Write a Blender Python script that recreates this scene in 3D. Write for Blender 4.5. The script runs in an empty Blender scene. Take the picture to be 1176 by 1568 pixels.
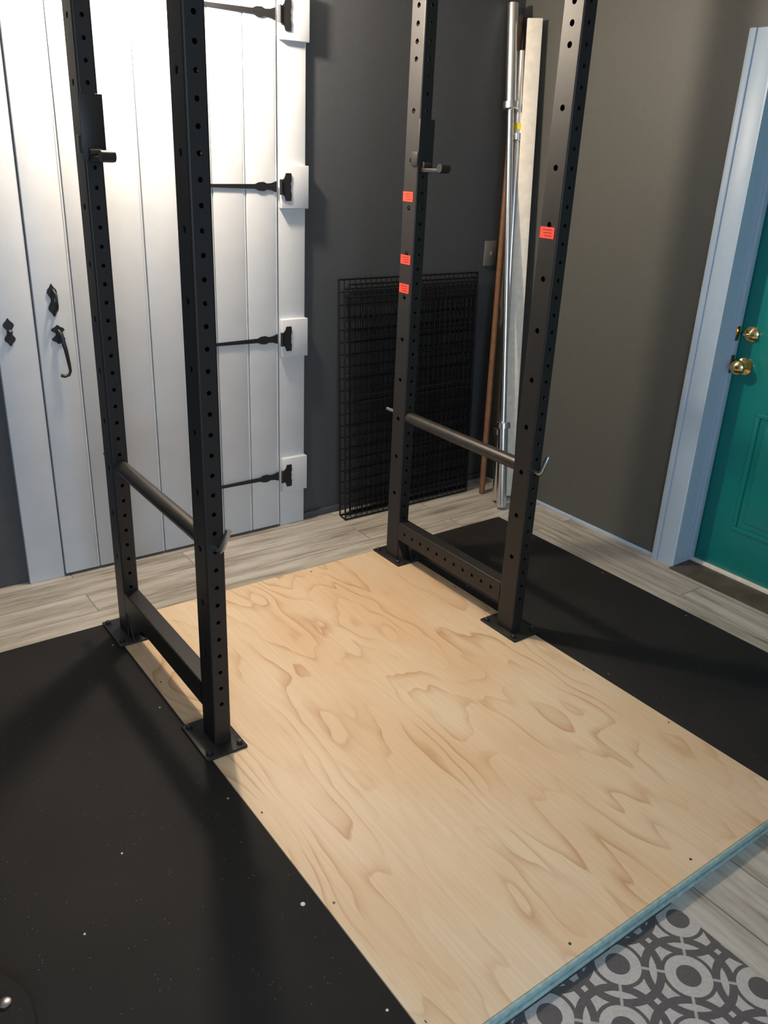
import bpy, bmesh, math, random
from mathutils import Vector, Matrix
random.seed(3)
sc = bpy.context.scene
COL = sc.collection

# ------------------------------------------------------------------ materials
def newmat(name):
    m = bpy.data.materials.new(name); m.use_nodes = True
    nt = m.node_tree
    return m, nt, nt.nodes["Principled BSDF"]
def srgb(r, g, b):
    f = lambda c: (c/255/12.92) if c/255 <= .04045 else ((c/255+.055)/1.055)**2.4
    return (f(r), f(g), f(b), 1)
def math_n(nt, op, a, b=None, c=None):
    n = nt.nodes.new("ShaderNodeMath"); n.operation = op
    for i, v in enumerate((a, b, c)):
        if v is None: continue
        if isinstance(v, (int, float)): n.inputs[i].default_value = v
        else: nt.links.new(v, n.inputs[i])
    return n.outputs[0]
def ramp(nt, fac, stops, interp='LINEAR'):
    n = nt.nodes.new("ShaderNodeValToRGB"); n.color_ramp.interpolation = interp
    el = n.color_ramp.elements
    while len(el) < len(stops): el.new(.5)
    for e, (p, c) in zip(el, stops):
        e.position = p; e.color = c
    nt.links.new(fac, n.inputs[0]); return n.outputs[0]
def mix(nt, fac, a, b, mode='MIX'):
    n = nt.nodes.new("ShaderNodeMix"); n.data_type = 'RGBA'; n.blend_type = mode
    for inp, v in ((n.inputs[0], fac), (n.inputs[6], a), (n.inputs[7], b)):
        if isinstance(v, (int, float, tuple)): inp.default_value = v
        else: nt.links.new(v, inp)
    return n.outputs[2]
def objco(nt, scale=(1, 1, 1), rot=(0, 0, 0), loc=(0, 0, 0)):
    t = nt.nodes.new("ShaderNodeTexCoord"); mp = nt.nodes.new("ShaderNodeMapping")
    mp.inputs['Scale'].default_value = scale; mp.inputs['Rotation'].default_value = rot
    mp.inputs['Location'].default_value = loc
    nt.links.new(t.outputs['Object'], mp.inputs[0]); return mp.outputs[0]
def noise(nt, vec, scale, detail=3, rough=.5, dist=0):
    n = nt.nodes.new("ShaderNodeTexNoise"); nt.links.new(vec, n.inputs['Vector'])
    n.inputs['Scale'].default_value = scale; n.inputs['Detail'].default_value = detail
    n.inputs['Roughness'].default_value = rough; n.inputs['Distortion'].default_value = dist
    return n.outputs[0]
def bump(nt, bs, h, strength=.2, dist=.002):
    b = nt.nodes.new("ShaderNodeBump"); b.inputs['Strength'].default_value = strength
    b.inputs['Distance'].default_value = dist
    nt.links.new(h, b.inputs['Height']); nt.links.new(b.outputs[0], bs.inputs['Normal'])
def plain(name, col, rough=.5, metal=0, var=.08, nscale=30, bmp=.1, spec=.5):
    m, nt, bs = newmat(name)
    v = objco(nt); f = noise(nt, v, nscale, 4)
    d = tuple(c*(1-var) for c in col[:3])+(1,); l = tuple(min(1, c*(1+var)) for c in col[:3])+(1,)
    nt.links.new(ramp(nt, f, [(.3, d), (.7, l)]), bs.inputs['Base Color'])
    bs.inputs['Roughness'].default_value = rough; bs.inputs['Metallic'].default_value = metal
    bs.inputs['Specular IOR Level'].default_value = spec
    if bmp: bump(nt, bs, f, bmp, .001)
    return m

M_WALL = plain("wall_paint_slate", srgb(74, 76, 79), .5, var=.05, nscale=60, bmp=.25, spec=.35)
M_WALLR = plain("wall_paint_warm_lit", srgb(87, 87, 83), .5, var=.04, nscale=70, bmp=.3, spec=.35)  # gray wall paint again, with the warm lamplight mixed into its colour
M_CEIL = plain("ceiling_paint", srgb(200, 197, 190), .9)
M_WHITE = plain("white_door_paint", srgb(208, 211, 215), .45, var=.03, nscale=12, bmp=.15)
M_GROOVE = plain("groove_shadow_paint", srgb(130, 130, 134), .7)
M_TRIM = plain("white_trim_paint", srgb(172, 192, 212), .4, var=.02)
M_TEAL = plain("teal_door_paint", srgb(8, 124, 120), .35, var=.03, nscale=10)
M_TEALEDGE = plain("teal_foam_edge", srgb(150, 176, 174), .7, var=.2, nscale=60)
M_BLACK = plain("black_powdercoat", (.017, .0155, .015, 1), .45, var=.1, nscale=200, bmp=.1, spec=.4)
M_IRON = plain("black_iron", (.012, .012, .013, 1), .45)
M_WIRE = plain("black_wire", (.006, .006, .007, 1), .5, spec=.3)
M_CHROME = plain("chrome_steel", (.86, .87, .88, 1), .27, 1, var=.03)
M_STEEL = plain("dull_steel", (.45, .45, .44, 1), .35, 1)
M_PIPE = plain("dark_steel_pipe", (.07, .064, .058, 1), .38, .7, var=.15)
M_BRASS = plain("brass", (.80, .60, .28, 1), .18, 1, var=.03)
M_STICK = plain("red_sticker", srgb(240, 70, 50), .5, var=.06, nscale=120)
M_INK = plain("sticker_ink", srgb(90, 20, 18), .6)
M_YEL = plain("yellow_band", srgb(220, 200, 40), .5)
M_SWITCH = plain("switch_plate_plastic", srgb(112, 109, 102), .4)
M_POLE = plain("wood_pole", srgb(120, 84, 60), .5, var=.2, nscale=40)
M_BOARD = plain("white_board_paint", srgb(236, 228, 214), .5)
M_SCREW = plain("screw_head", (.08, .07, .06, 1), .5, .5)
M_SPECK = plain("pale_screw_head", (.8, .8, .8, 1), .5)
M_THRESH = plain("worn_threshold_wood", srgb(84, 76, 66), .6, var=.35, nscale=14)
M_BULB, nt, bs = newmat("bulb_glass"); bs.inputs['Emission Color'].default_value = (1, .87, .70, 1)
bs.inputs['Emission Strength'].default_value = 8

# plywood
M_PLY, nt, bs = newmat("plywood_veneer")
v = objco(nt, (1, .33, 1), loc=(.35, .1, 0)); n1 = noise(nt, v, 2.3, 3.0, .45, .3)
v2 = objco(nt, (1, .25, 1)); n2 = noise(nt, v2, 12, 2, .5)
s = math_n(nt, 'ADD', math_n(nt, 'MULTIPLY', n1, 19.), math_n(nt, 'MULTIPLY', n2, 1.7))
fr = math_n(nt, 'FRACT', s)
line = ramp(nt, fr, [(0, (0, 0, 0, 1)), (.60, (.04, .04, .04, 1)), (.84, (.55, .55, .55, 1)), (.93, (1, 1, 1, 1)), (1, (0, 0, 0, 1))])
msk = noise(nt, objco(nt, (1, .6, 1), loc=(3, 1, 0)), 5.5, 3)
mk = ramp(nt, msk, [(.42, (.10, .10, .10, 1)), (.62, (1, 1, 1, 1))])
fac = math_n(nt, 'MULTIPLY', math_n(nt, 'MULTIPLY', line, mk), .68)
fib = noise(nt, objco(nt, (1, .03, 1)), 160, 3)
base = mix(nt, ramp(nt, fib, [(.3, (0, 0, 0, 1)), (.7, (1, 1, 1, 1))]), srgb(230, 206, 174), srgb(237, 216, 188))
blot = ramp(nt, noise(nt, objco(nt, (1, .5, 1)), 3.4, 2), [(.35, srgb(242, 216, 182)), (.65, srgb(255, 253, 249))])
c = mix(nt, .5, base, blot, 'MULTIPLY')
c = mix(nt, fac, c, srgb(184, 128, 78))
nt.links.new(c, bs.inputs['Base Color']); bs.inputs['Roughness'].default_value = .5
bump(nt, bs, fib, .06)

# rubber mat
M_MAT, nt, bs = newmat("rubber_mat")
vo = nt.nodes.new("ShaderNodeTexVoronoi"); vo.inputs['Scale'].default_value = 90
nt.links.new(objco(nt), vo.inputs['Vector'])
sel = math_n(nt, 'GREATER_THAN', noise(nt, objco(nt), 23, 0), .64)
sp = math_n(nt, 'MULTIPLY', math_n(nt, 'LESS_THAN', vo.outputs['Distance'], .12), sel)
bl = ramp(nt, noise(nt, objco(nt), 3, 4), [(.3, (.0085, .008, .008, 1)), (.75, (.016, .0145, .014, 1))])
nt.links.new(mix(nt, sp, bl, (.12, .12, .125, 1)), bs.inputs['Base Color'])
bs.inputs['Roughness'].default_value = .75; bs.inputs['Specular IOR Level'].default_value = .35
bump(nt, bs, noise(nt, objco(nt), 260, 2), .5, .002)

# plank floor
def plank_mat(name, rot):
    m, nt, bs = newmat(name)
    v = objco(nt, rot=(0, 0, rot))
    br = nt.nodes.new("ShaderNodeTexBrick"); nt.links.new(v, br.inputs['Vector'])
    br.inputs['Scale'].default_value = 1; br.inputs['Brick Width'].default_value = 1.2
    br.inputs['Row Height'].default_value = .15; br.inputs['Mortar Size'].default_value = .0022
    br.inputs['Mortar Smooth'].default_value = .3; br.offset = .37
    br.inputs['Color1'].default_value = (.1, .1, .1, 1); br.inputs['Color2'].default_value = (.9, .9, .9, 1)
    br.inputs['Mortar'].default_value = (.5, .5, .5, 1)
    sv = nt.nodes.new("ShaderNodeVectorMath"); sv.operation = 'ADD'
    mp = nt.nodes.new("ShaderNodeMapping"); mp.inputs['Scale'].default_value = (.9, 9, 1)
    nt.links.new(v, mp.inputs[0]); nt.links.new(mp.outputs[0], sv.inputs[0])
    sc_ = nt.nodes.new("ShaderNodeVectorMath"); sc_.operation = 'SCALE'; sc_.inputs['Scale'].default_value = 7
    nt.links.new(br.outputs['Color'], sc_.inputs[0]); nt.links.new(sc_.outputs[0], sv.inputs[1])
    n = noise(nt, sv.outputs[0], 2.6, 6, .68, .3)
    col = ramp(nt, n, [(.28, srgb(112, 102, 92)), (.43, srgb(172, 166, 156)), (.58, srgb(200, 196, 189)), (.75, srgb(216, 213, 208))])
    col = mix(nt, .4, col, ramp(nt, br.outputs['Color'], [(.1, srgb(188, 181, 172)), (.9, srgb(235, 232, 228))]), 'MULTIPLY')
    col = mix(nt, math_n(nt, 'MULTIPLY', br.outputs['Fac'], .7), col, srgb(80, 74, 68))
    nt.links.new(col, bs.inputs['Base Color']); bs.inputs['Roughness'].default_value = .42
    bump(nt, bs, br.outputs['Fac'], -.2, .002)
    return m
M_FLOORX = plank_mat("whitewashed_planks", 0)
M_FLOORY = plank_mat("whitewashed_planks_crosswise", math.pi/2)

# rug
M_RUG, nt, bs = newmat("patterned_rug_fabric")
tc = nt.nodes.new("ShaderNodeTexCoord"); sx = nt.nodes.new("ShaderNodeSeparateXYZ")
nt.links.new(tc.outputs['Object'], sx.inputs[0])
T = .205
def latt(off):
    px = math_n(nt, 'SUBTRACT', math_n(nt, 'FRACT', math_n(nt, 'ADD', math_n(nt, 'DIVIDE', math_n(nt, 'SUBTRACT', sx.outputs[0], 1.183), T), 10.5+off)), .5)
    py = math_n(nt, 'SUBTRACT', math_n(nt, 'FRACT', math_n(nt, 'ADD', math_n(nt, 'DIVIDE', math_n(nt, 'SUBTRACT', sx.outputs[1], .688), T), 10.5+off)), .5)
    return math_n(nt, 'SQRT', math_n(nt, 'ADD', math_n(nt, 'MULTIPLY', px, px), math_n(nt, 'MULTIPLY', py, py))), px, py
W = (1, 1, 1, 1); K = (0, 0, 0, 1)
d1, px, py = latt(0); d2, qx, qy = latt(.5)
R = [(0, W), (.125, K), (.235, W), (.275, K), (.39, W), (.47, K)]
a_ = ramp(nt, d1, R, 'CONSTANT'); b_ = ramp(nt, d2, R, 'CONSTANT')
mm = math_n(nt, 'MAXIMUM', a_, b_)
ang = math_n(nt, 'ABSOLUTE', math_n(nt, 'SUBTRACT', math_n(nt, 'ABSOLUTE', px), math_n(nt, 'ABSOLUTE', py)))
brk = math_n(nt, 'MULTIPLY', math_n(nt, 'LESS_THAN', ang, .022), math_n(nt, 'GREATER_THAN', math_n(nt, 'MINIMUM', d1, d2), .14))
mm = math_n(nt, 'MULTIPLY', mm, math_n(nt, 'SUBTRACT', 1, math_n(nt, 'MULTIPLY', brk, .8)))
col = mix(nt, mm, srgb(194, 194, 197), srgb(96, 94, 99))
nn = ramp(nt, noise(nt, objco(nt), 180, 2), [(.3, (.82, .82, .82, 1)), (.7, W)])
nt.links.new(mix(nt, 1., col, nn, 'MULTIPLY'), bs.inputs['Base Color']); bs.inputs['Roughness'].default_value = .85

# ------------------------------------------------------------------ geometry helpers
def group(name, loc=(0, 0, 0)):
    e = bpy.data.objects.new(name, None); COL.objects.link(e); e.location = loc
    e.empty_display_size = .1
    return e
def finish(bm, name, mat, parent=None, smooth=False, mats=None):
    bmesh.ops.recalc_face_normals(bm, faces=bm.faces) if not mats else None
    me = bpy.data.meshes.new(name); bm.to_mesh(me); bm.free()
    for m in (mats or [mat]): me.materials.append(m)
    if smooth:
        for p in me.polygons: p.use_smooth = True
        try: me.set_sharp_from_angle(angle=math.radians(35))
        except Exception: pass
    o = bpy.data.objects.new(name, me); COL.objects.link(o)
    if parent:
        o.parent = parent
        o.matrix_parent_inverse = Matrix.Translation(parent.location).inverted()
    return o
def add_box(bm, x0, x1, y0, y1, z0, z1, bev=0):
    r = bmesh.ops.create_cube(bm, size=1)
    M = Matrix.Translation(((x0+x1)/2, (y0+y1)/2, (z0+z1)/2)) @ Matrix.Diagonal((x1-x0, y1-y0, z1-z0, 1))
    bmesh.ops.transform(bm, matrix=M, verts=r['verts'])
    if bev:
        es = list({e for v in r['verts'] for e in v.link_edges})
        bmesh.ops.bevel(bm, geom=es, offset=bev, segments=2, affect='EDGES', profile=.5)
def box(name, x0, x1, y0, y1, z0, z1, mat, parent=None, bev=0):
    bm = bmesh.new(); add_box(bm, x0, x1, y0, y1, z0, z1, bev)
    return finish(bm, name, mat, parent, smooth=bool(bev))
def basis(p0, p1):
    p0, p1 = Vector(p0), Vector(p1); d = (p1-p0)
    return Matrix.Translation(p0) @ d.to_track_quat('Z', 'Y').to_matrix().to_4x4(), d.length
def add_lathe(bm, p0, p1, prof, seg=24):
    """prof: list of (t metres along axis, radius)"""
    M, L = basis(p0, p1); rings = []
    for t, r in prof:
        rings.append([bm.verts.new(M @ Vector((r*math.cos(2*math.pi*i/seg), r*math.sin(2*math.pi*i/seg), t))) for i in range(seg)])
    for a, b in zip(rings, rings[1:]):
        for i in range(seg):
            bm.faces.new((a[i], a[(i+1) % seg], b[(i+1) % seg], b[i]))
    bm.faces.new(rings[0][::-1]); bm.faces.new(rings[-1])
def lathe(name, p0, p1, prof, mat, parent=None, seg=24):
    bm = bmesh.new(); add_lathe(bm, p0, p1, prof, seg); return finish(bm, name, mat, parent, True)
def cyl(name, p0, p1, r, mat, parent=None, seg=24, b=.001):
    L = (Vector(p1)-Vector(p0)).length
    return lathe(name, p0, p1, [(0, r-b), (b, r), (L-b, r), (L, r-b)], mat, parent, seg)
def add_seg(bm, p0, p1, r, seg=6):
    L = (Vector(p1)-Vector(p0)).length
    add_lathe(bm, p0, p1, [(0, r), (L, r)], seg)
def sweep(name, pts, r, mat, parent=None, seg=12):
    cu = bpy.data.curves.new(name, 'CURVE'); cu.dimensions = '3D'; cu.bevel_depth = 1; cu.bevel_resolution = 4
    cu.use_fill_caps = True
    sp = cu.splines.new('POLY'); sp.points.add(len(pts)-1)
    for p, q in zip(sp.points, pts):
        p.co = (*q[:3], 1); p.radius = q[3] if len(q) > 3 else r
    o = bpy.data.objects.new(name, cu); COL.objects.link(o)
    dg = bpy.context.evaluated_depsgraph_get(); me = bpy.data.meshes.new_from_object(o.evaluated_get(dg))
    bpy.data.objects.remove(o); me.materials.clear(); me.materials.append(mat)
    for p in me.polygons: p.use_smooth = True
    o = bpy.data.objects.new(name, me); COL.objects.link(o)
    if parent:
        o.parent = parent; o.matrix_parent_inverse = Matrix.Translation(parent.location).inverted()
    return o
def prism(name, pts, plane_y, thick, mat, parent=None):
    """outline in XZ extruded towards -Y"""
    bm = bmesh.new()
    a = [bm.verts.new((x, plane_y, z)) for x, z in pts]; b = [bm.verts.new((x, plane_y-thick, z)) for x, z in pts]
    bm.faces.new(a); bm.faces.new(b[::-1])
    for i in range(len(a)):
        j = (i+1) % len(a); bm.faces.new((a[i], b[i], b[j], a[j]))
    return finish(bm, name, mat, parent)

def tube(name, L, wx, wy, holes_y, holes_x, ry, rx, mat, M, parent):
    """rectangular steel tube along +Z with real drilled holes, rounded corners"""
    bm = bmesh.new(); r = .005; th = .003
    for ang, w, wo, holes, hr in ((0, wy, wx, holes_x, rx), (90, wx, wy, holes_y, ry), (180, wy, wx, holes_x, rx), (270, wx, wy, holes_y, ry)):
        a = math.radians(ang); n = Vector((math.cos(a), math.sin(a), 0)); u = Vector((-math.sin(a), math.cos(a), 0))
        hw = w/2-r; d = wo/2; c = min(.024, hw)
        P = lambda s, z, dep=0: bm.verts.new(n*(d-dep)+u*s+Vector((0, 0, z)))
        def quad(z0, z1):
            if z1-z0 > 1e-5: bm.faces.new((P(-hw, z0), P(hw, z0), P(hw, z1), P(-hw, z1)))
        z = 0
        for h in sorted(holes):
            if h-c < z-1e-4 or h+c > L: continue
            quad(z, h-c)
            ca = math.atan2(c, hw); A = []
            for q in (0, 1, 2, 3):
                lo = [-ca, ca, math.pi-ca, math.pi+ca, 2*math.pi-ca]
                s0, s1 = lo[q], lo[q+1]
                A += [s0+(s1-s0)*k/5 for k in range(5)]
            out = [P(math.cos(t)*min(hw/max(abs(math.cos(t)), 1e-6), c/max(abs(math.sin(t)), 1e-6)),
                     h+math.sin(t)*min(hw/max(abs(math.cos(t)), 1e-6), c/max(abs(math.sin(t)), 1e-6))) for t in A]
            inn = [P(hr*math.cos(t), h+hr*math.sin(t)) for t in A]
            dee = [P(hr*math.cos(t), h+hr*math.sin(t), th) for t in A]
            for i in range(len(A)):
                j = (i+1) % len(A)
                bm.faces.new((out[i], out[j], inn[j], inn[i])); bm.faces.new((inn[i], inn[j], dee[j], dee[i]))
            z = h+c
        quad(z, L)
        cc = n*(d-r)+u*hw
        prev = None
        for k in range(5):
            t = a+math.radians(90*k/4)
            off = Vector((math.cos(t), math.sin(t), 0))*r
            cur = (bm.verts.new(cc+off), bm.verts.new(cc+off+Vector((0, 0, L))))
            if prev: bm.faces.new((prev[0], cur[0], cur[1], prev[1]))
            prev = cur
    for zz in (0, L):
        bm.faces.new([bm.verts.new((sx_*(wx/2-.003), sy_*(wy/2-.003), zz)) for sx_, sy_ in ((-1, -1), (1, -1), (1, 1), (-1, 1))])
    bmesh.ops.remove_doubles(bm, verts=bm.verts, dist=1e-5)
    bmesh.ops.transform(bm, matrix=M, verts=bm.verts)
    me = bpy.data.meshes.new(name); bm.to_mesh(me); bm.free(); me.materials.append(mat)
    o = bpy.data.objects.new(name, me); COL.objects.link(o); o.parent = parent
    o.matrix_parent_inverse = Matrix.Translation(parent.location).inverted()
    return o

# ------------------------------------------------------------------ room shell
XR, YB, XL, YF, ZC = 2.92, 3.055, -2.0, -2.2, 2.5
PT = .035                      # top of platform and mats
box("floor", XL-.1, XR+.4, YF-.1, YB+.1, -.05, 0, M_FLOORX)
box("floor_crosswise_planks", 2.50, XR+.0, YF, 2.55, 0, .0015, M_FLOORY)
box("floor_crosswise_planks.001", .1, 2.50, YF, .73, 0, .0015, M_FLOORY)
box("ceiling", XL-.1, XR+.4, YF-.1, YB+.1, ZC, ZC+.05, M_CEIL)
box("wall_back", XL-.1, XR+.12, YB, YB+.1, 0, ZC, M_WALL)
box("wall_left", XL-.1, XL, YF, YB, 0, ZC, M_WALLR)
DY0, DY1, DZ = .905, 1.826, 1.905
bm = bmesh.new()
add_box(bm, XR, XR+.12, DY1, YB, 0, ZC); add_box(bm, XR, XR+.12, YF, DY0, 0, ZC); add_box(bm, XR, XR+.12, DY0, DY1, DZ, ZC)
finish(bm, "wall_right", M_WALLR)
bm = bmesh.new()
wx0, wx1, wz0, wz1 = -1.5, .5, .95, 2.15
add_box(bm, XL-.1, wx0, YF-.1, YF, 0, ZC); add_box(bm, wx1, XR+.12, YF-.1, YF, 0, ZC)
add_box(bm, wx0, wx1, YF-.1, YF, 0, wz0); add_box(bm, wx0, wx1, YF-.1, YF, wz1, ZC)
finish(bm, "wall_front", M_WALLR)
win = group("window_1", ((wx0+wx1)/2, YF, wz0))
for nm, a in (("frame_left", (wx0, wx0+.05, wz0, wz1)), ("frame_right", (wx1-.05, wx1, wz0, wz1)), ("frame_sill", (wx0, wx1, wz0, wz0+.05)),
              ("frame_head", (wx0, wx1, wz1-.05, wz1)), ("mullion", ((wx0+wx1)/2-.02, (wx0+wx1)/2+.02, wz0, wz1))):
    box(nm, a[0], a[1], YF-.07, YF+.01, a[2], a[3], M_TRIM, win, .003)
# baseboards
box("baseboard_back", 1.81, XR, YB-.014, YB, 0, .03, M_WALL, None, .004)
box("baseboard_right", XR-.010, XR, 1.935, YB-.015, 0, .014, M_TRIM, None, .003)
# switch
sw = group("light_switch", (2.836, YB, 1.147))
box("plate", 2.80, 2.872, YB-.007, YB, 1.09, 1.204, M_SWITCH, sw, .002)
box("toggle", 2.831, 2.841, YB-.018, YB-.007, 1.140, 1.158, M_SWITCH, sw, .002)

# ------------------------------------------------------------------ closet door
door = group("door_1", (1.2, YB, 0))
DX0, DX1, DT = .738, 1.68, 2.17
nb = 7; bw = (DX1-DX0)/nb
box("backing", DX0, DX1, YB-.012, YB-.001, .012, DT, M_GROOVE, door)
for i in range(nb):
    a = DX0+i*bw
    bm = bmesh.new()
    add_box(bm, a+.0008, a+bw-.011, YB-.030, YB-.010, .012, DT, .003)
    add_lathe(bm, (a+bw-.0065, YB-.024, .012), (a+bw-.0065, YB-.024, DT), [(0, .0048), (DT-.012, .0048)], 10)
    finish(bm, "board_%d" % (i+1), M_WHITE, door, True)
box("jamb_left", .606, .734, YB-.024, YB, 0, DT+.13, M_WHITE, door, .003)
box("jamb_right", 1.684, 1.806, YB-.024, YB, 0, DT+.13, M_WHITE, door, .003)
box("jamb_head", .734, 1.684, YB-.024, YB, DT+.006, DT+.13, M_WHITE, door, .003)
fy = YB-.030
for k, hz in enumerate((.244, .844, 1.426, 2.00)):
    box("hinge_block_%d" % (k+1), 1.688, 1.809, YB-.046, YB-.020, hz-.078, hz+.078, M_WHITE, door, .003)
    x0, x1 = 1.335, 1.672
    prof = [(x0, .004), (x0+.02, .010), (x0+.04, .0055), (x1-.09, .0085), (x1-.075, .015), (x1-.055, .0165), (x1-.04, .011), (x1-.02, .013), (x1, .020)]
    up = [(x, hz+h) for x, h in prof]; dn = [(x, hz-h) for x, h in prof[::-1]]
    prism("hinge_strap_%d" % (k+1), up+dn, fy+.001, .007, M_IRON, door)
    q = 1.690
    lf = [(q, hz+.024), (q+.010, hz+.034), (q+.016, hz+.050), (q+.038, hz+.050), (q+.040, hz+.026), (q+.036, hz+.012), (q+.038, hz),
          (q+.036, hz-.012), (q+.040, hz-.026), (q+.038, hz-.050), (q+.016, hz-.050), (q+.010, hz-.034), (q, hz-.024)]
    prism("hinge_leaf_%d" % (k+1), lf, YB-.045, .006, M_IRON, door)
    cyl("hinge_pin_%d" % (k+1), (1.683, YB-.052, hz-.028), (1.683, YB-.052, hz+.028), .006, M_IRON, door, 12)
def cusp(name, x, z0, z1, w, y, parent):
    h = z1-z0
    pr = [(0, .15), (.10, .45), (.18, .9), (.27, 1), (.36, .7), (.45, .38), (.55, .34), (.64, .7), (.73, 1), (.82, .85), (.90, .4), (1, .05)]
    up = [(x-w*b/2, z0+h*a) for a, b in pr]; dn = [(x+w*b/2, z0+h*a) for a, b in pr[::-1]]
    prism(name, up+dn, y, .005, M_IRON, parent)
cusp("latch_plate", .800, .995, 1.105, .034, fy, door)
sweep("latch_grip", [(.803, fy-.006, 1.085), (.806, fy-.028, 1.07), (.806, fy-.030, 1.03), (.803, fy-.006, 1.01)], .005, M_IRON, door)
cusp("pull_plate", .806, .900, .965, .046, fy, door)
sweep("pull_hook", [(.806, fy-.006, .945, .008), (.812, fy-.020, .93, .008), (.820, fy-.026, .88, .007), (.826, fy-.026, .83, .006), (.828, fy-.026, .805, .005), (.822, fy-.026, .792, .005), (.808, fy-.026, .788, .005), (.795, fy-.026, .793, .006)], .006, M_IRON, door)
cusp("keeper_rosette", .648, .905, .998, .036, YB-.024, door)
lathe("keeper_boss", (.648, YB-.028, .952), (.648, YB-.045, .952), [(0, .009), (.012, .009), (.017, .004)], M_IRON, door, 16)

# ------------------------------------------------------------------ teal entry door
d2 = group("door_2", (3.03, 1.36, 0))
XD = 3.03
box("slab", XD, XD+.045, DY0+.004, DY1-.004, .022, DZ-.004, M_TEAL, d2, .002)
for i, (ya, yb) in enumerate(((1.405, 1.674), (1.06, 1.335))):
    for j, (za, zb) in enumerate(((.205, .70), (.86, 1.45), (1.56, 1.80))):
        bm = bmesh.new()
        for (a, b, c_, d_) in ((ya, yb, za, za+.018), (ya, yb, zb-.018, zb), (ya, ya+.018, za+.018, zb-.018), (yb-.018, yb, za+.018, zb-.018)):
            add_box(bm, XD-.006, XD+.002, a, b, c_, d_, .0025)
        add_box(bm, XD-.004, XD+.002, ya+.045, yb-.045, za+.045, zb-.045, .003)
        finish(bm, "panel_%d_%d" % (i+1, j+1), M_TEAL, d2, True)
lathe("knob", (XD, 1.766, .862), (XD-.07, 1.766, .862), [(0, .033), (.006, .033), (.010, .014), (.028, .012), (.036, .022), (.046, .028), (.058, .027), (.066, .018), (.070, .006)], M_BRASS, d2, 28)
lathe("deadbolt", (XD, 1.766, .985), (XD-.03, 1.766, .985), [(0, .031), (.006, .031), (.012, .024), (.018, .010), (.020, .006)], M_BRASS, d2, 28)
box("deadbolt_turn", XD-.034, XD-.014, 1.748, 1.784, .980, .990, M_BRASS, d2, .002)
fr = group("trim_door_2", (XR, 1.36, 0))
box("casing_left", XR-.018, XR, DY1+.004, DY1+.105, 0, DZ+.1, M_TRIM, fr, .003)
box("casing_left_bead", XR-.024, XR-.017, DY1+.078, DY1+.105, 0, DZ+.1, M_TRIM, fr, .003)
box("casing_right", XR-.018, XR, DY0-.105, DY0-.004, 0, DZ+.1, M_TRIM, fr, .003)
box("casing_head", XR-.018, XR, DY0-.004, DY1+.004, DZ, DZ+.1, M_TRIM, fr, .003)
box("jamb_left", XR-.018, XD+.02, DY1-.003, DY1+.005, .0, DZ, M_TRIM, fr)
box("stop_left", XD-.035, XD-.003, DY1-.016, DY1-.002, .02, DZ, M_TRIM, fr, .002)
box("jamb_right", XR-.018, XD+.02, DY0-.005, DY0+.003, .0, DZ, M_TRIM, fr)
box("jamb_head", XR-.018, XD+.02, DY0, DY1, DZ-.004, DZ+.004, M_TRIM, fr)
box("strike_plate", XD-.036, XD-.012, DY1-.0175, DY1-.0155, .83, .90, M_BRASS, fr)
box("strike_plate_upper", XD-.036, XD-.012, DY1-.0175, DY1-.0155, .955, 1.01, M_BRASS, fr)
th = group("door_threshold", (XR+.05, 1.36, 0))
box("worn_sill", XR-.045, XD-.012, DY0+.005, DY1-.004, 0.0, .006, M_THRESH, th)
box("metal_strip", XD-.012, XD+.05, DY0+.005, DY1-.004, .0, .020, M_BOARD, th, .002)

# ------------------------------------------------------------------ platform, mats, rug
PX0, PX1, PY0, PY1 = .735, 1.956, .730, 2.546
pl = group("plywood_platform", ((PX0+PX1)/2, (PY0+PY1)/2, 0))
box("plywood_sheet", PX0+.001, PX1-.001, PY0+.006, PY1, .018, PT, M_PLY, pl, .001)
box("foam_underlay", PX0+.001, PX1-.001, PY0+.010, PY1, 0.002, .016, M_MAT, pl)
box("edge_strip_upper", PX0+.001, PX1-.001, PY0-.001, PY0+.0055, .0185, PT+.0005, M_TEALEDGE, pl, .0015)
box("edge_strip_lower", PX0+.001, PX1-.001, PY0-.004, PY0+.0095, .002, .0155, M_TEALEDGE, pl, .0015)
bm = bmesh.new()
for x in (PX0+.02, PX1-.02):
    for k in range(6):
        y = PY0+.07+k*.33
        add_lathe(bm, (x+random.uniform(-.004, .004), y, PT-.001), (x, y, PT+.0006), [(0, .0035), (.0016, .0035)], 12)
for k in range(2):
    x = PX0+.38+k*.42
    for y in (PY0+.035, PY1-.03): add_lathe(bm, (x, y, PT-.001), (x, y, PT+.0006), [(0, .0035), (.0016, .0035)], 12)
finish(bm, "screws", M_SCREW, pl)
m1 = group("rubber_floor_mat", (.12, 1.6, 0))
box("mat_sheet", PX0-1.22, PX0-.001, PY0, PY1, 0, PT, M_MAT, m1, .002)
m2 = group("rubber_floor_mat.001", (2.26, 1.6, 0))
box("mat_sheet", PX1+.001, 2.566, PY0, PY1, 0, PT, M_MAT, m2, .002)
for g, x, ys in ((m1, PX0-.03, (.86, 1.55, 2.0, 2.4)), (m2, PX1+.03, (1.40, 1.75, 2.1, 2.45)), (m2, 2.566-.03, (1.5, 1.9, 2.3))):
    bm = bmesh.new()
    for i, y in enumerate(ys): add_lathe(bm, (x, y, PT-.001), (x, y, PT+.001), [(0, .0035), (.002, .003)], 12)
    finish(bm, "screws", M_STEEL, g)
bm = bmesh.new()
for x, y, r in ((.697, 1.165, .0065), (.28, 1.35, .003), (.42, 1.52, .003)):
    add_lathe(bm, (x, y, PT-.001), (x, y, PT+.002), [(0, r), (.003, r*.6)], 12)
finish(bm, "debris_specks", M_SPECK, m1)
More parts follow.
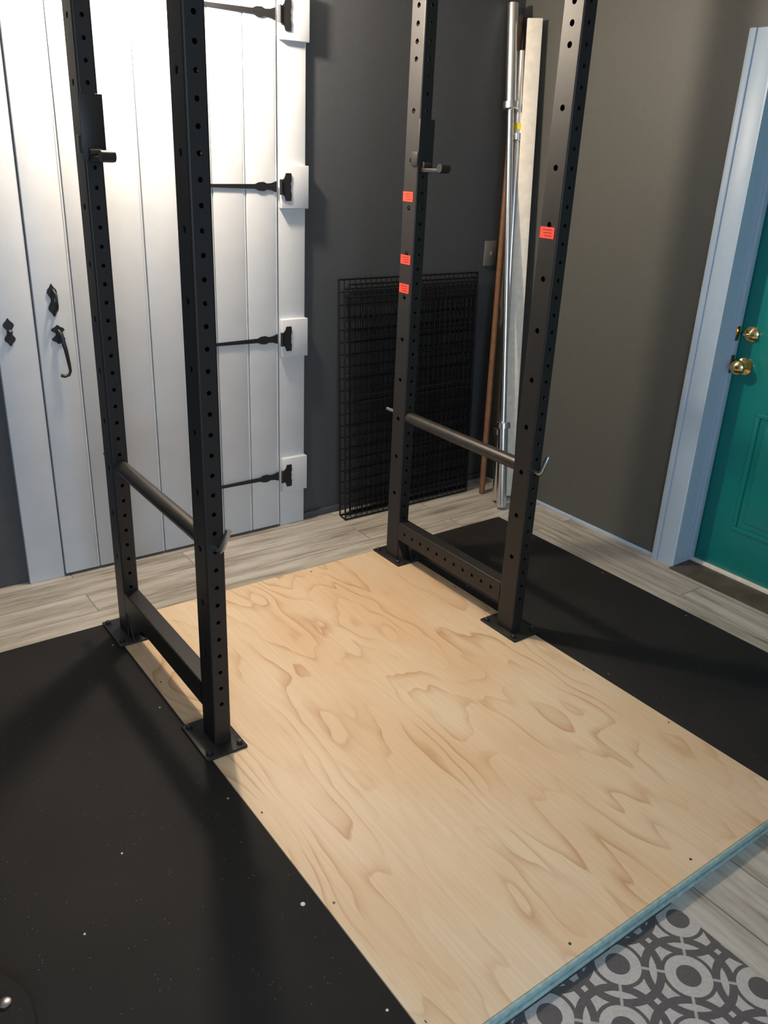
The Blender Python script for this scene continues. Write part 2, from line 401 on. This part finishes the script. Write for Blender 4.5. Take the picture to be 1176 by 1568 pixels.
box("patterned_rug", .35, 1.413, -.7, .722, .0016, .008, M_RUG, None, .002)

# ------------------------------------------------------------------ power rack
rack = group("power_rack", (1.345, 2.12, PT))
UX = (.787, 1.905); UY = (1.785, 2.455); RH = 2.24
HZ = [.034+.0508*i for i in range(0, 44)]
hy = [z for i, z in enumerate(HZ) if i >= 2]
hx = [z for i, z in enumerate(HZ) if i >= 2 and (i % 3 == 2 or i >= 35) and not (.06 < z < .21)]
for i, ux in enumerate(UX):
    for j, uy in enumerate(UY):
        n = ("left", "right")[i]+"_"+("front", "rear")[j]
        tube("upright_"+n, RH-.008, .050, .076, [h-.008 for h in hy], [h-.008 for h in hx], .0058, .0085, M_BLACK,
             Matrix.Translation((ux, uy, PT+.008)), rack)
        cx, cy = (.779, 1.914)[i], uy+.005
        bm = bmesh.new(); add_box(bm, cx-.060, cx+.060, cy-.088, cy+.088, PT, PT+.008, .002)
        finish(bm, "base_plate_"+n, M_BLACK, rack, True)
        bm = bmesh.new()
        for a in (-.045, .045):
            for b in (-.068, .068):
                px_, py_ = cx+a, cy+b
                add_lathe(bm, (px_, py_, PT+.008), (px_, py_, PT+.018), [(0, .011), (.002, .011), (.0022, .0085), (.008, .0085), (.010, .006)], 14)
        finish(bm, "anchor_bolts_"+n, M_IRON, rack, True)
        s = 1 if j == 0 else -1
        bm = bmesh.new()
        y0 = uy+s*.038
        for sx_ in (-.020, .020):
            vs = [(ux+sx_, y0, PT+.008), (ux+sx_, y0+s*.045, PT+.008), (ux+sx_, y0, PT+.075)]
            a = [bm.verts.new(v) for v in vs]; b = [bm.verts.new((v[0]+.004, v[1], v[2])) for v in vs]
            bm.faces.new(a); bm.faces.new(b[::-1])
            for q in range(3): bm.faces.new((a[q], b[q], b[(q+1) % 3], a[(q+1) % 3]))
        if j == 1: finish(bm, "gusset_"+n, M_BLACK, rack)
        else: bm.free()
    Ly = UY[1]-UY[0]-.076
    for nm, zc in (("lower_side_member", PT+.134), ("upper_side_member", PT+RH-.05)):
        M = Matrix.Translation((ux, UY[0]+.038, zc)) @ Matrix.Rotation(-math.pi/2, 4, 'X')
        hh = [.045+.0508*k for k in range(11)] if (nm.startswith("lower") and i == 1) else []
        tube(nm+("_left", "_right")[i], Ly, .050, .076, [], hh, .006, .0065, M_BLACK, M, rack)
for j, uy in enumerate(UY):
    M = Matrix.Translation((UX[0]+.025, uy, PT+RH-.05)) @ Matrix.Rotation(math.pi/2, 4, 'Y')
    tube("top_cross_member_"+("front", "rear")[j], UX[1]-UX[0]-.05, .076, .05, [], [], .006, .006, M_BLACK, M, rack)
cyl("pull_up_bar", (UX[0]+.025, 2.12, PT+RH-.03), (UX[1]-.025, 2.12, PT+RH-.03), .016, M_PIPE, rack)
SZ = PT+.604
for i, ux in enumerate(UX):
    s = ("left", "right")[i]
    cyl("safety_pipe_"+s, (ux, UY[0]+.039, SZ), (ux, UY[1]-.039, SZ), .022, M_PIPE, rack)
    cyl("safety_pin_"+s, (ux, UY[1]+.036, SZ), (ux, UY[1]+.105, SZ), .0068, M_STEEL, rack)
    y = UY[0]-.038
    sweep("safety_pin_handle_"+s, [(ux+.002, y+.004, SZ-.002), (ux+.004, y-.014, SZ-.003), (ux+.008, y-.020, SZ+.004), (ux+.026, y-.024, SZ+.052)], .0082, M_STEEL, rack)
for i, ux in enumerate(UX):
    s = ("left", "right")[i]; zj = PT+1.49; yf = UY[1]-.038
    bm = bmesh.new()
    add_box(bm, ux-.030, ux+.033, yf-.008, yf-.0005, zj-.02, zj+.145, .002)
    add_box(bm, ux+.0258, ux+.033, yf-.004, yf+.050, zj+.0, zj+.145, .002)
    add_box(bm, ux-.033, ux-.0258, yf-.006, yf+.030, zj-.0, zj+.045, .002)
    add_box(bm, ux-.018, ux+.018, yf-.105, yf-.006, zj-.018, zj-.004, .003)
    finish(bm, "j_hook_"+s, M_BLACK, rack, True)
    cyl("j_hook_lip_"+s, (ux-.019, yf-.108, zj-.003), (ux+.019, yf-.108, zj-.003), .014, M_BLACK, rack)
    cyl("j_hook_saddle_"+s, (ux-.016, yf-.012, zj+.003), (ux+.016, yf-.012, zj+.003), .012, M_PIPE, rack)
for k, (y, z) in enumerate(((2.462, 1.391), (2.458, 1.181), (2.458, 1.081), (1.789, 1.333))):
    zz = PT+z; xf = UX[1]-.0258
    box("sticker_%d" % (k+1), xf-.0004, xf+.0004, y-.028, y+.028, zz-.016, zz+.016, M_STICK, rack)
    bm = bmesh.new()
    for r_ in range(3):
        add_box(bm, xf-.0008, xf-.0002, y-.018, y+.010+.004*r_, zz-.009+.008*r_, zz-.0072+.008*r_)
    finish(bm, "sticker_print_%d" % (k+1), M_INK, rack)

# ------------------------------------------------------------------ folded wire crate leaning on back wall
cr = group("folded_wire_dog_crate", (2.36, 3.02, 0))
def ypl(z, layer): return 2.985+(3.036-2.985)*z/1.07 - .014*layer
def panel(name, x0, x1, z0, z1, layer, sv, sh, off=0, rf=.0038, rw=.0019):
    bm = bmesh.new(); Pp = lambda x, z: (x, ypl(z, layer), z)
    for a, b in (((x0, z0), (x1, z0)), ((x1, z0), (x1, z1)), ((x1, z1), (x0, z1)), ((x0, z1), (x0, z0))):
        add_seg(bm, Pp(*a), Pp(*b), rf, 8)
    x = x0+sv+off
    while x < x1-.004: add_seg(bm, Pp(x, z0), Pp(x, z1), rw, 5); x += sv
    z = z0+sh
    while z < z1-.004:
        add_seg(bm, (x0, ypl(z, layer)-.003, z), (x1, ypl(z, layer)-.003, z), rw*1.3, 5); z += sh
    finish(bm, name, M_WIRE, cr, True)
panel("base_panel", 1.975, 2.755, .006, 1.065, 0, .0275, .053)
panel("side_panel", 2.020, 2.735, .020, 1.045, 1, .0275, .052, .01)
panel("side_panel_b", 1.985, 2.730, .012, 1.030, 2, .0275, .105, .014)
panel("door_panel", 2.33, 2.70, .10, .97, 3, .026, .105)
panel("front_panel", 1.968, 2.700, .006, 1.000, 4, .0305, .075)
bm = bmesh.new()
for z in (.55, .58): add_seg(bm, (2.03, ypl(z, 5), z), (2.68, ypl(z, 5), z), .003, 8)
add_seg(bm, (1.968, ypl(.006, 4), .006), (1.975, ypl(.006, 0), .006), .003, 8)
add_seg(bm, (2.700, ypl(.006, 4), .006), (2.755, ypl(.006, 0), .006), .003, 8)
finish(bm, "latch_rods", M_WIRE, cr)

# ------------------------------------------------------------------ things leaning in the corner
def barbell(name, p0, d, L, sl, rs):
    g = group(name, p0)
    p0 = Vector(p0); p1 = p0+(Vector(d)-p0).normalized()*L
    prof = [(0, rs-.004), (.003, rs), (sl-.03, rs), (sl-.029, rs+.010), (sl-.003, rs+.010), (sl, rs+.006), (sl+.001, .0145),
            (L-sl-.001, .0145), (L-sl, rs+.006), (L-sl+.003, rs+.010), (L-sl+.029, rs+.010), (L-sl+.03, rs), (L-.003, rs), (L, rs-.004)]
    lathe("bar_body", p0, p1, prof, M_CHROME, g, 32)
    u = (p1-p0).normalized()
    for t, nm in ((0, "end_cap_lower"), (L, "end_cap_upper")):
        s_ = -1 if t == 0 else 1
        lathe(nm, p0+u*t, p0+u*(t+s_*.0015), [(0, rs-.006), (.0015, rs-.009)], M_STEEL, g, 24)
    return g, p0, u
barbell("olympic_barbell", (2.700, 2.668, .010), (2.812, 3.02, 2.168), 2.19, .415, .0235)
g, p0, u = barbell("olympic_barbell.001", (2.742, 2.745, .010), (2.858, 2.985, 2.000), 2.0, .36, .0235)
lathe("band", p0+u*1.685, p0+u*1.71, [(0, .0255), (.025, .0255)], M_YEL, g, 24)
cyl("wooden_pole", (2.755, 2.870, .003), (2.874, 3.037, 2.13), .0145, M_POLE)
bd = group("white_board", (2.85, 2.78, 0))
p0 = Vector((2.835, 2.780, .004)); p1 = Vector((2.862, 2.931, 2.11))
zax = (p1-p0).normalized(); xax = Vector((.80, -.60, 0)); xax = (xax-zax*xax.dot(zax)).normalized(); yax = zax.cross(xax)
bm = bmesh.new(); add_box(bm, -.032, .032, -.009, .009, 0, (p1-p0).length, .002)
Mm = Matrix((xax, yax, zax)).transposed().to_4x4(); Mm.translation = p0
bmesh.ops.transform(bm, matrix=Mm, verts=bm.verts)
finish(bm, "plank", M_BOARD, bd, True)

# ------------------------------------------------------------------ small foot plate at lower-left
fp = group("steel_foot_plate", (.05, 1.24, PT))
lathe("plate", (-.02, 1.235, PT), (-.02, 1.235, PT+.02), [(0, .165), (.004, .17), (.016, .17), (.020, .165)], M_MAT, fp, 48)
lathe("bolt", (.105, 1.262, PT+.020), (.105, 1.262, PT+.028), [(0, .012), (.005, .012), (.008, .007)], M_STEEL, fp, 16)

# ------------------------------------------------------------------ lights
lx, ly, lz = 1.17, 2.77, 2.27
lamp = group("ceiling_lamp", (lx, ly, ZC))
lathe("canopy", (lx, ly, ZC-.001), (lx, ly, ZC-.05), [(0, .07), (.03, .065), (.049, .03)], M_BOARD, lamp)
cyl("stem", (lx, ly, ZC-.05), (lx, ly, lz+.075), .012, M_STEEL, lamp)
lathe("socket", (lx, ly, lz+.10), (lx, ly, lz+.05), [(0, .018), (.05, .022)], M_STEEL, lamp)
lathe("bulb", (lx, ly, lz+.05), (lx, ly, lz-.045), [(0, .014), (.02, .018), (.045, .03), (.07, .032), (.09, .018), (.095, .004)], M_BULB, lamp)
def light(name, kind, loc, e, col, **kw):
    l = bpy.data.lights.new(name, kind); l.energy = e; l.color = col
    for k, v_ in kw.items(): setattr(l, k, v_)
    o = bpy.data.objects.new(name, l); COL.objects.link(o); o.location = loc; return o
light("ceiling_lamp_light", 'POINT', (lx, ly, lz-.10), 94, (1, .84, .66), shadow_soft_size=.05)
w = light("window_daylight", 'AREA', ((wx0+wx1)/2, YF-.02, (wz0+wz1)/2), 92, (.64, .81, 1), shape='RECTANGLE', size=wx1-wx0-.1, size_y=wz1-wz0-.1)
w.rotation_euler = Vector((0, -1, 0)).to_track_quat('Z', 'Y').to_euler()
wd = bpy.data.worlds.new("world"); sc.world = wd; wd.use_nodes = True
wd.node_tree.nodes["Background"].inputs[0].default_value = (.5, .65, .9, 1); wd.node_tree.nodes["Background"].inputs[1].default_value = .6

# ------------------------------------------------------------------ camera (from vanishing points)
X = Vector((1888, 460, -1281)).normalized(); Z = Vector((138, 3002, 1281)).normalized(); Y = Z.cross(X).normalized(); X = Y.cross(Z)
Rm = Matrix((X, Y, Z)).to_4x4(); Rm.translation = Vector((0, 0, 1.555))
cd = bpy.data.cameras.new("camera"); cam = bpy.data.objects.new("camera", cd); COL.objects.link(cam)
cd.sensor_fit = 'VERTICAL'; cd.sensor_height = 24; cd.lens = 24*1281/1568; cd.clip_start = .02
cam.matrix_world = Rm
sc.camera = cam
sc.view_settings.view_transform = 'Standard'
sc.view_settings.exposure = 0
